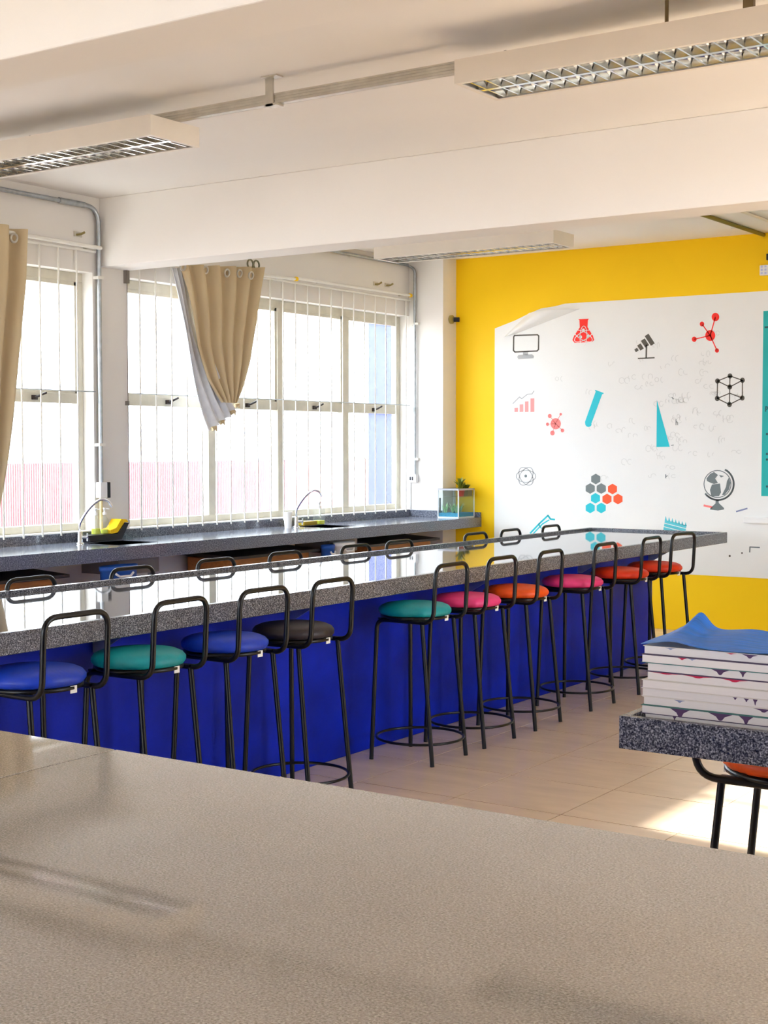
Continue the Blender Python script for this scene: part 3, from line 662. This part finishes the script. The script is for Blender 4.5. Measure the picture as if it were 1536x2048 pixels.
for u, v in ((28, 476), (-20, 470)):
    p = onx(u, v, XC+.03); ring = [p+Vector((.004*math.sin(a), .026*math.cos(a), .026*math.sin(a))) for a in [2*math.pi*k/16 for k in range(16)]]
    MB().tube(ring, .008, 6, closed=True).build('eyelet', RAILM, t)
t = thing('curtain_rod', (WX+.09, 5.5, 2.93), 'white curtain rod holding the long hanging curtain', 'curtain rod')
MB().tube([(WX+.085, 3.6, 2.935), (WX+.085, 7.03, 2.905)], .014, 8).build('rod', WHITEM, t)
MB().tube([(WX, 6.95, 2.905), (WX+.085, 6.95, 2.905)], .008, 6).build('wall_arm', RAILM, t); MB().tube([(WX, 4.4, 2.93), (WX+.085, 4.4, 2.93)], .008, 6).build('wall_arm', RAILM, t)

# ------------------------------------------------------------------ ceiling lights and rail
def lamp(x0, x1, y0, y1, zb, label, nb=22, hang=()):
    t = thing('ceiling_light', ((x0+x1)/2, (y0+y1)/2, zb), label, 'light fixture', 'louvred ceiling lights')
    h = .098; wl_ = .006
    MB().box(x0, x1, y0, y0+wl_, zb, zb+h-wl_).box(x0, x1, y1-wl_, y1, zb, zb+h-wl_).box(x0, x0+wl_, y0+wl_, y1-wl_, zb, zb+h-wl_).box(x1-wl_, x1, y0+wl_, y1-wl_, zb, zb+h-wl_).box(x0, x1, y0, y1, zb+h-wl_, zb+h).build('housing', CREAM, t)
    m_ = .022; yc = (y0+y1)/2
    MB().box(x0+.006, x1-.006, y0+.006, y0+m_, zb, zb+.004).box(x0+.006, x1-.006, y1-m_, y1-.006, zb, zb+.004).box(x0+.006, x0+m_, y0+m_, y1-m_, zb, zb+.004).box(x1-m_, x1-.006, y0+m_, y1-m_, zb, zb+.004).build('lip', CREAM, t)
    # two mirror troughs, the spine between them, cross blades and tubes
    for ya, yb in ((y0+m_, yc-.012), (yc+.012, y1-m_)):
        c = (ya+yb)/2; hw = (yb-ya)/2
        tr = MB().grid(lambda u, v: Vector((x0+m_+(x1-x0-2*m_)*v, c-hw*math.cos(math.pi*u), zb+.006+.074*math.sin(math.pi*u)**.8)), 12, 2); tr.build('reflector', MIRROR, t, fix=False)
        MB().tube([(x0+.03, c, zb+.055), (x1-.03, c, zb+.055)], .013, 10).build('tube', PLWHITE, t)
        for k in range(nb):
            xx = x0+m_+(x1-x0-2*m_)*(k+.5)/nb
            n_ = 8
            pts = [(c-hw*math.cos(math.pi*i/n_), zb+.006+(.03*math.sin(math.pi*i/n_))) for i in range(n_+1)]
            MB().prism([(ya, zb+.004), (yb, zb+.004)]+pts[::-1], 'x', xx-.004, xx+.004).build('louver_blade', MIRROR, t)
    MB().box(x0+m_, x1-m_, yc-.012, yc+.012, zb+.004, zb+.04).build('spine', MIRROR, t)
    for hx in hang: MB().box(hx-.02, hx+.02, yc-.012, yc+.012, zb+h, CZ).build('hanger', mat('bronze_strap', (128, 108, 72), .5), t)
    return t
lamp(-6.36, -4.785, 5.07, 5.42, 3.04, 'cream louvred light fixture on the side of the barred windows', 22)
lamp(-3.085, -1.51, 5.07, 5.42, 3.04, 'cream louvred light fixture at the aisle end of the grey rail', 22, (-1.9,))
lamp(-6.42, -4.83, 9.33, 9.66, 3.03, 'cream louvred light fixture beyond the ceiling beam near the yellow wall', 22, (-5.6,))
for lx in (-5.79, -2.93):
    t = MB().tube([(lx+.11*(k/10-.5), 5.22, 3.138+.045*math.sin(math.pi*k/10)) for k in range(11)], .004, 6).build('wire_loop', PLBLK, org=(lx, 5.22, 3.138))
    tag(t, 'small dark wire loop on top of the %s light fixture' % ('window side' if lx < -4 else 'aisle side'), 'wire')
t = thing('cable_rail', (-3.9, 5.24, 3.14), 'ribbed grey metal cable rail linking the two louvred light fixtures', 'rail')
rl = MB().box(-6.9, 1.5, 5.245, 5.282, 3.139, 3.142)
for z_ in (3.139, 3.152, 3.165, 3.178): rl.box(-6.9, 1.5, 5.242, 5.246, z_, z_+.008)
rl.box(-6.9, 1.5, 5.2445, 5.2475, 3.139, 3.187).box(-6.9, 1.5, 5.279, 5.282, 3.139, 3.187).build('channel', RAILM, t)
for hx in (-4.19, -1.2, -6.6):
    MB().box(hx-.022, hx+.022, 5.232, 5.242, 3.13, CZ).box(hx-.03, hx+.045, 5.232, 5.285, 3.13, 3.139).box(hx-.022, hx+.07, 5.20, 5.25, CZ-.006, CZ).build('hanger', RAILM, t)
MB().tube([(-2.21, 5.2, 3.14), (-2.21, 5.2, CZ)], .008, 8).build('hanger', mat('bronze_strap', (128, 108, 72)), t)

# conduits on the far ceiling
t = thing('conduit', (-3.95, 10.2, 3.24), 'olive conduit crossing the ceiling above the yellow wall', 'conduit')
MB().tube([(-4.02, 7.4, 3.243), (-3.93, 11.24, 3.243)], .016, 10).build('pipe', mat('olive_pipe', (128, 116, 40), .5), t)
MB().box(-4.01, -3.93, 10.72, 10.74, 3.235, CZ).build('clip', WHITEM, t)
t = tag(MB().tube([(-3.72, 7.4, 3.247), (-3.66, 11.24, 3.247)], .012, 8).build('ceiling_cable_cover', CREAM, org=(-3.7, 9.3, 3.247)), 'cream cable cover on the ceiling next to the olive conduit', 'cable cover')
t = thing('emergency_light', (-3.83, FY, 2.94), 'white emergency lamp on the yellow wall above the whiteboard', 'emergency light')
a = ony(1523, 552, FY); b_ = ony(1536, 531, FY)
MB().box(a.x, a.x+.26, FY-.05, FY, a.z, b_.z, .004).build('housing', PLWHITE, t)
for i in range(8):
    for j in range(3): MB().box(a.x+.012+i*.03, a.x+.028+i*.03, FY-.053, FY-.049, a.z+.008+j*.026, a.z+.024+j*.026).build('led_cell', mat('led_lavender', (196, 204, 240), .3), t)
MB().box(a.x+.05, a.x+.12, FY-.04, FY, b_.z+.04, b_.z+.09, .004).build('switch_box', PLBLK, t)

# ------------------------------------------------------------------ white printed sheet on the yellow wall
PY = FY-.004
def wp_(u, v): p = ony(u, v, PY); return (p.x, p.z)
po = thing('whiteboard_sheet', (-4.6, FY, .47), 'large white adhesive whiteboard sheet printed with science icons on the yellow wall', 'whiteboard')
xl = wp_(989, 850)[0]; zb_, zt_ = .475, 2.795; xr = -1.6
cut = [wp_(989, 657), wp_(1030, 641), wp_(1058, 627), wp_(1082, 617), wp_(1110, 612.5)]
cut[0] = (xl, cut[0][1])
MB().prism([(xl, zb_), (xr, zb_), (xr, zt_)]+[(wp_(1120, 611)[0]+.05, zt_)]+cut[::-1], 'y', PY, FY-.0005).build('sheet', POSTER, po)
# peeled corner: a curl standing off the wall
c0, c1, c2 = Vector((*wp_(1012, 672), 0)), Vector((*wp_(1068, 622), 0)), Vector((*wp_(1150, 632), 0))
def curl(u, v):
    a = Vector(wp_(1008+(1058-1008)*u, 674-(674-626)*u)); b = Vector(wp_(1030+(1160-1030)*u, 668-(668-618)*u))
    q = a.lerp(b, v); out = .11*math.sin(math.pi*min(1, v*1.0))*(.25+.75*u)*(1-v*.4)
    return Vector((q.x, PY-.002-out, q.y))
MB().grid(curl, 14, 14).build('curled_corner', POSTER, po, fix=False)

class Ico:
    def __init__(s, name, m, lay=1): s.n = name; s.m = m; s.mb = MB(); s.y = PY-.0012*lay
    def poly(s, pts, raw=False):
        q = pts if raw else [wp_(*p) for p in pts]; s.mb.prism(q, 'y', s.y, s.y+.001); return s
    def disc(s, u, v, r, n=20):
        return s.poly([(u+r*math.cos(2*math.pi*k/n), v+1.1*r*math.sin(2*math.pi*k/n)) for k in range(n)])
    def line(s, pts, w, closed=False):
        pts = list(pts)+([pts[0]] if closed else [])
        for (a, b), (c, d) in zip(pts, pts[1:]):
            L = math.hypot(c-a, d-b) or 1; nx, ny = -(d-b)/L*w/2, (c-a)/L*w/2; ex, ey = (c-a)/L*w*.3, (d-b)/L*w*.3
            s.poly([(a+nx-ex, b+ny-ey), (c+nx+ex, d+ny+ey), (c-nx+ex, d-ny+ey), (a-nx-ex, b-ny-ey)])
        return s
    def done(s): return s.mb.build(s.n, s.m, po)
def arc(u, v, rx, ry, a0, a1, n=24, rot=0):
    out = []
    for k in range(n+1):
        a = math.radians(a0+(a1-a0)*k/n); x, y = rx*math.cos(a), ry*math.sin(a)
        out.append((u+x*math.cos(rot)-y*math.sin(rot), v+x*math.sin(rot)+y*math.cos(rot)))
    return out
# monitor
Ico('monitor_icon', DARK).line([(1029, 671), (1075, 669.5), (1077.5, 672), (1077, 699), (1074, 702), (1030, 704), (1027, 701), (1027.5, 674)], 2.6, True).done()
Ico('monitor_stand_icon', LGREY).poly([(1046, 703), (1056, 702.5), (1056, 710), (1046, 710.5)]).poly([(1037, 710), (1064, 708.5), (1068, 712), (1067, 716.5), (1037, 718.5), (1034.5, 714)]).done()
# flask with orbits
Ico('flask_icon', RED).poly([(1156, 638.5), (1178, 637.5), (1176, 640), (1175, 654), (1186, 672), (1188.5, 680), (1184, 684), (1149, 685.5), (1145, 680), (1148, 672), (1159.5, 655), (1159, 640)]).done()
f_ = Ico('flask_orbit_icon', PWHITE, 2)
f_.line(arc(1167, 672, 20, 8, 0, 360, 20, .5), 1.4).line(arc(1167, 672, 20, 8, 0, 360, 20, -.5), 1.4).line(arc(1167, 672, 7, 20, 0, 360, 20, .05), 1.2).disc(1161, 674, 3.2).disc(1176, 673, 3).disc(1167, 660, 2.6).done()
# telescope
def slab(c, d, w, h):
    a = math.radians(d); ux, uy = math.cos(a), math.sin(a); vx, vy = -uy, ux
    return [(c[0]+ux*w/2*i+vx*h/2*j, c[1]+uy*w/2*i+vy*h/2*j) for i, j in ((1, 1), (-1, 1), (-1, -1), (1, -1))]
te = Ico('telescope_icon', DARK)
for c, w, h in (((1299.5, 679.5), 9, 23), ((1290, 686), 9, 16), ((1281, 694), 8, 12), ((1273, 700), 6.5, 6)): te.poly(slab(c, -33, w, h))
te.line([(1293, 690), (1292.5, 716)], 3).line([(1276.5, 717), (1308.5, 715.5)], 2.4).done()
# molecule
mo = Ico('molecule_icon', RED); mc = (1420.5, 671)
for u, v, r in ((1431, 634, 7.6), (1404, 648, 4.4), (1388.5, 678.5, 4.8), (1434, 701, 4)): mo.line([mc, (u, v)], 2).disc(u, v, r)
mo.disc(*mc, 10).done()
# cube lattice
cu = Ico('cube_lattice_icon', DARK); A = {'a': (1460, 752), 'b': (1435, 762), 'c': (1485, 760.5), 'd': (1459.5, 774), 'e': (1434.5, 797), 'f': (1484.5, 796), 'g': (1459, 809), 'h': (1459.5, 786.5)}
for k in ('ab', 'ac', 'bd', 'cd', 'ad', 'be', 'cf', 'eg', 'fg', 'dg', 'eh', 'fh'): cu.line([A[k[0]], A[k[1]]], 2)
for k in 'abcdefg': cu.disc(*A[k], 4.7)
cu.done()
# bar chart and virus
ch = Ico('bar_chart_icon', mat('print_salmon', (248, 156, 154), .5))
for u0, u1, v0 in ((1029, 1036, 816), (1039.5, 1046.5, 809), (1050, 1057, 803), (1061, 1068.5, 797)): ch.poly([(u0, v0), (u1, v0-.4), (u1, 823.6), (u0, 824)])
ch.done(); Ico('trend_line_icon', LGREY).line([(1026, 807), (1039, 794), (1043.5, 797.5), (1055, 788.5), (1064, 788), (1068, 782)], 1.6).done()
vi = Ico('virus_icon', PINK).disc(1111.5, 847.5, 10.2)
for u, v, r in ((1099.5, 832, 3.8), (1121.5, 828.5, 2.4), (1095, 848.5, 3), (1105, 866, 4.4), (1125, 861, 3.4)): vi.disc(u, v, r).line([(u, v), (1111, 847)], .9)
vi.done()
# test tube, triangle
Ico('test_tube_icon', CYAN).poly([(1189.5, 780.5), (1191, 779.8), (1207.5, 786), (1206.5, 788), (1204.5, 788), (1182.5, 848)]+[(1177+6.6*math.cos(math.radians(a)), 847.5+6.5*math.sin(math.radians(a))) for a in (10, 40, 70, 100, 130, 160)]+[(1170, 844), (1191.5, 783)]).done()
Ico('triangle_icon', CYAN).poly([(1313.8, 800), (1339.5, 893.5), (1313, 894)]).done()
Ico('pencil_note', GREY).line([(1352, 839), (1352, 850)], 1.3).line([(1352, 844.5), (1354, 843.5), (1355.5, 846), (1355.5, 850)], 1.2).line([(1344, 795), (1347, 798)], 1.6).line([(1343, 891), (1347, 890)], 1.4).line([(1331.5, 949), (1331.5, 956)], 1.6).line([(1332, 953), (1335, 951.5)], 1.4).done()
sc_ = Ico('faint_scribble', SCRIB, .4); rs = random.Random(11)
for k in range(80):
    u, v = rs.gauss(1330, 90), rs.gauss(820, 85)
    if 1000 < u < 1480 and 660 < v < 1000:
        u2 = u
        for j in range(2): sc_.line(arc(u2, v, rs.uniform(2, 6), rs.uniform(3, 7), rs.uniform(0, 180), rs.uniform(200, 400), 6), 1.1); u2 += rs.uniform(6, 12)
sc_.done()
# atom
at_ = Ico('atom_icon', LGREY)
for r in (0, 60, 120): at_.line(arc(1052, 952.5, 19.5, 12, 0, 360, 28, math.radians(r)), 1.3)
at_.done(); Ico('atom_nucleus_icon', GREY).disc(1051.5, 952, 2.6).done()
# hexagons
def hexa(u, v): return [(u+10.4*math.sin(math.radians(a)), v-10.6*math.cos(math.radians(a))) for a in range(0, 360, 60)]
for nm, m_, cs in (('hexagon_icon', GREY, ((1191.5, 958), (1180.5, 977), (1202.5, 977))), ('hexagon_icon', CYAN, ((1191, 996.5), (1180.5, 1016), (1202.5, 1016))), ('hexagon_icon', ORANGE, ((1225, 978), (1214, 998), (1236, 998)))):
    for c in cs: Ico(nm, m_).poly(hexa(*c)).done()
# globe
gl = Ico('globe_icon', GREY); gc = (1435, 968)
gl.line(arc(*gc, 27, 27, 0, 360, 32), 1.6).line(arc(1436, 968, 31.5, 32, -62, 142, 26), 3.6)
gl.poly([(1420, 948), (1428, 944), (1436, 950), (1430, 957), (1436, 966), (1428, 968), (1422, 966), (1414, 962), (1413, 957)]).poly([(1424, 969), (1440, 967), (1442, 985), (1438, 992), (1423, 993), (1420, 980)]).poly([(1458, 955), (1461, 966), (1458, 979), (1449, 990), (1444, 990), (1452, 974), (1454, 962)]).poly([(1438, 950), (1448, 952), (1442, 955)])
gl.poly([(1431.5, 1000), (1437, 1000), (1437.5, 1006), (1448, 1016), (1448, 1019), (1436, 1021), (1420, 1019), (1421, 1016), (1431, 1007)]).done()
# instruments along the table edge
Ico('microscope_icon', CYAN).line([(1061, 1066), (1078, 1048), (1096, 1031), (1101, 1038), (1109, 1039)], 3.2).line([(1066, 1068), (1085, 1048), (1098, 1040)], 2.4).line([(1078, 1050), (1084, 1058)], 2).done()
ic = Ico('flask_brush_icon', mat('print_pale_cyan', (86, 200, 216), .5))
for k in range(7): ic.poly([(1331.5+k*6.6, 1032+k*2), (1334+k*6.6, 1041+k*1.8), (1329.5+k*6.6, 1041+k*1.8)])
for k in range(3): ic.poly([(1330-k*1.2, 1040+k*7), (1373-k*1.2, 1051+k*7), (1372-k*1.2, 1056.5+k*7), (1329-k*1.2, 1045.5+k*7)])
ic.done()
Ico('marker_stroke', PINK).line([(1408.5, 1011), (1424, 1014.5)], 4).done(); Ico('marker_stroke', STAINB).line([(1473, 1023), (1494, 1017)], 3).done()
Ico('bracket_mark', GREY).line([(1499.5, 1104), (1500, 1094), (1519, 1095)], 2.4).done(); Ico('speck_mark', DARK).disc(1459.5, 1112, 2).disc(1484, 1106, 1.6).done()
# teal timetable panel at the right, with the beginnings of its text lines
tp = Ico('teal_panel', TEALP, 1); q0, q1 = wp_(1528, 622), wp_(1521.5, 992); x_t = (q0[0]+q1[0])/2
tp.mb.box(x_t, -2.2, tp.y, tp.y+.001, q1[1], q0[1]); tp.done()
te = Ico('teal_panel_text', INK, 2)
te.line([(1530.5, 654.5), (1545, 653.5)], 3.5)
te.line([(1531.5, 823), (1531.8, 813)], 2).line([(1531.8, 813.5), (1535, 814), (1535, 818), (1532, 819)], 1.8)
for v in (868, 908, 919, 973): te.disc(1534, v, 2.2)
te.done()
# pen tray fixed under the panel
t_ = MB().box(wp_(1490, 1040)[0], -2.3, PY-.05, PY, wp_(1500, 1046)[1], wp_(1500, 1034)[1], .008).build('pen_tray', PLWHITE, po)

for o in bpy.data.objects:
    if '_o' in o: del o['_o']
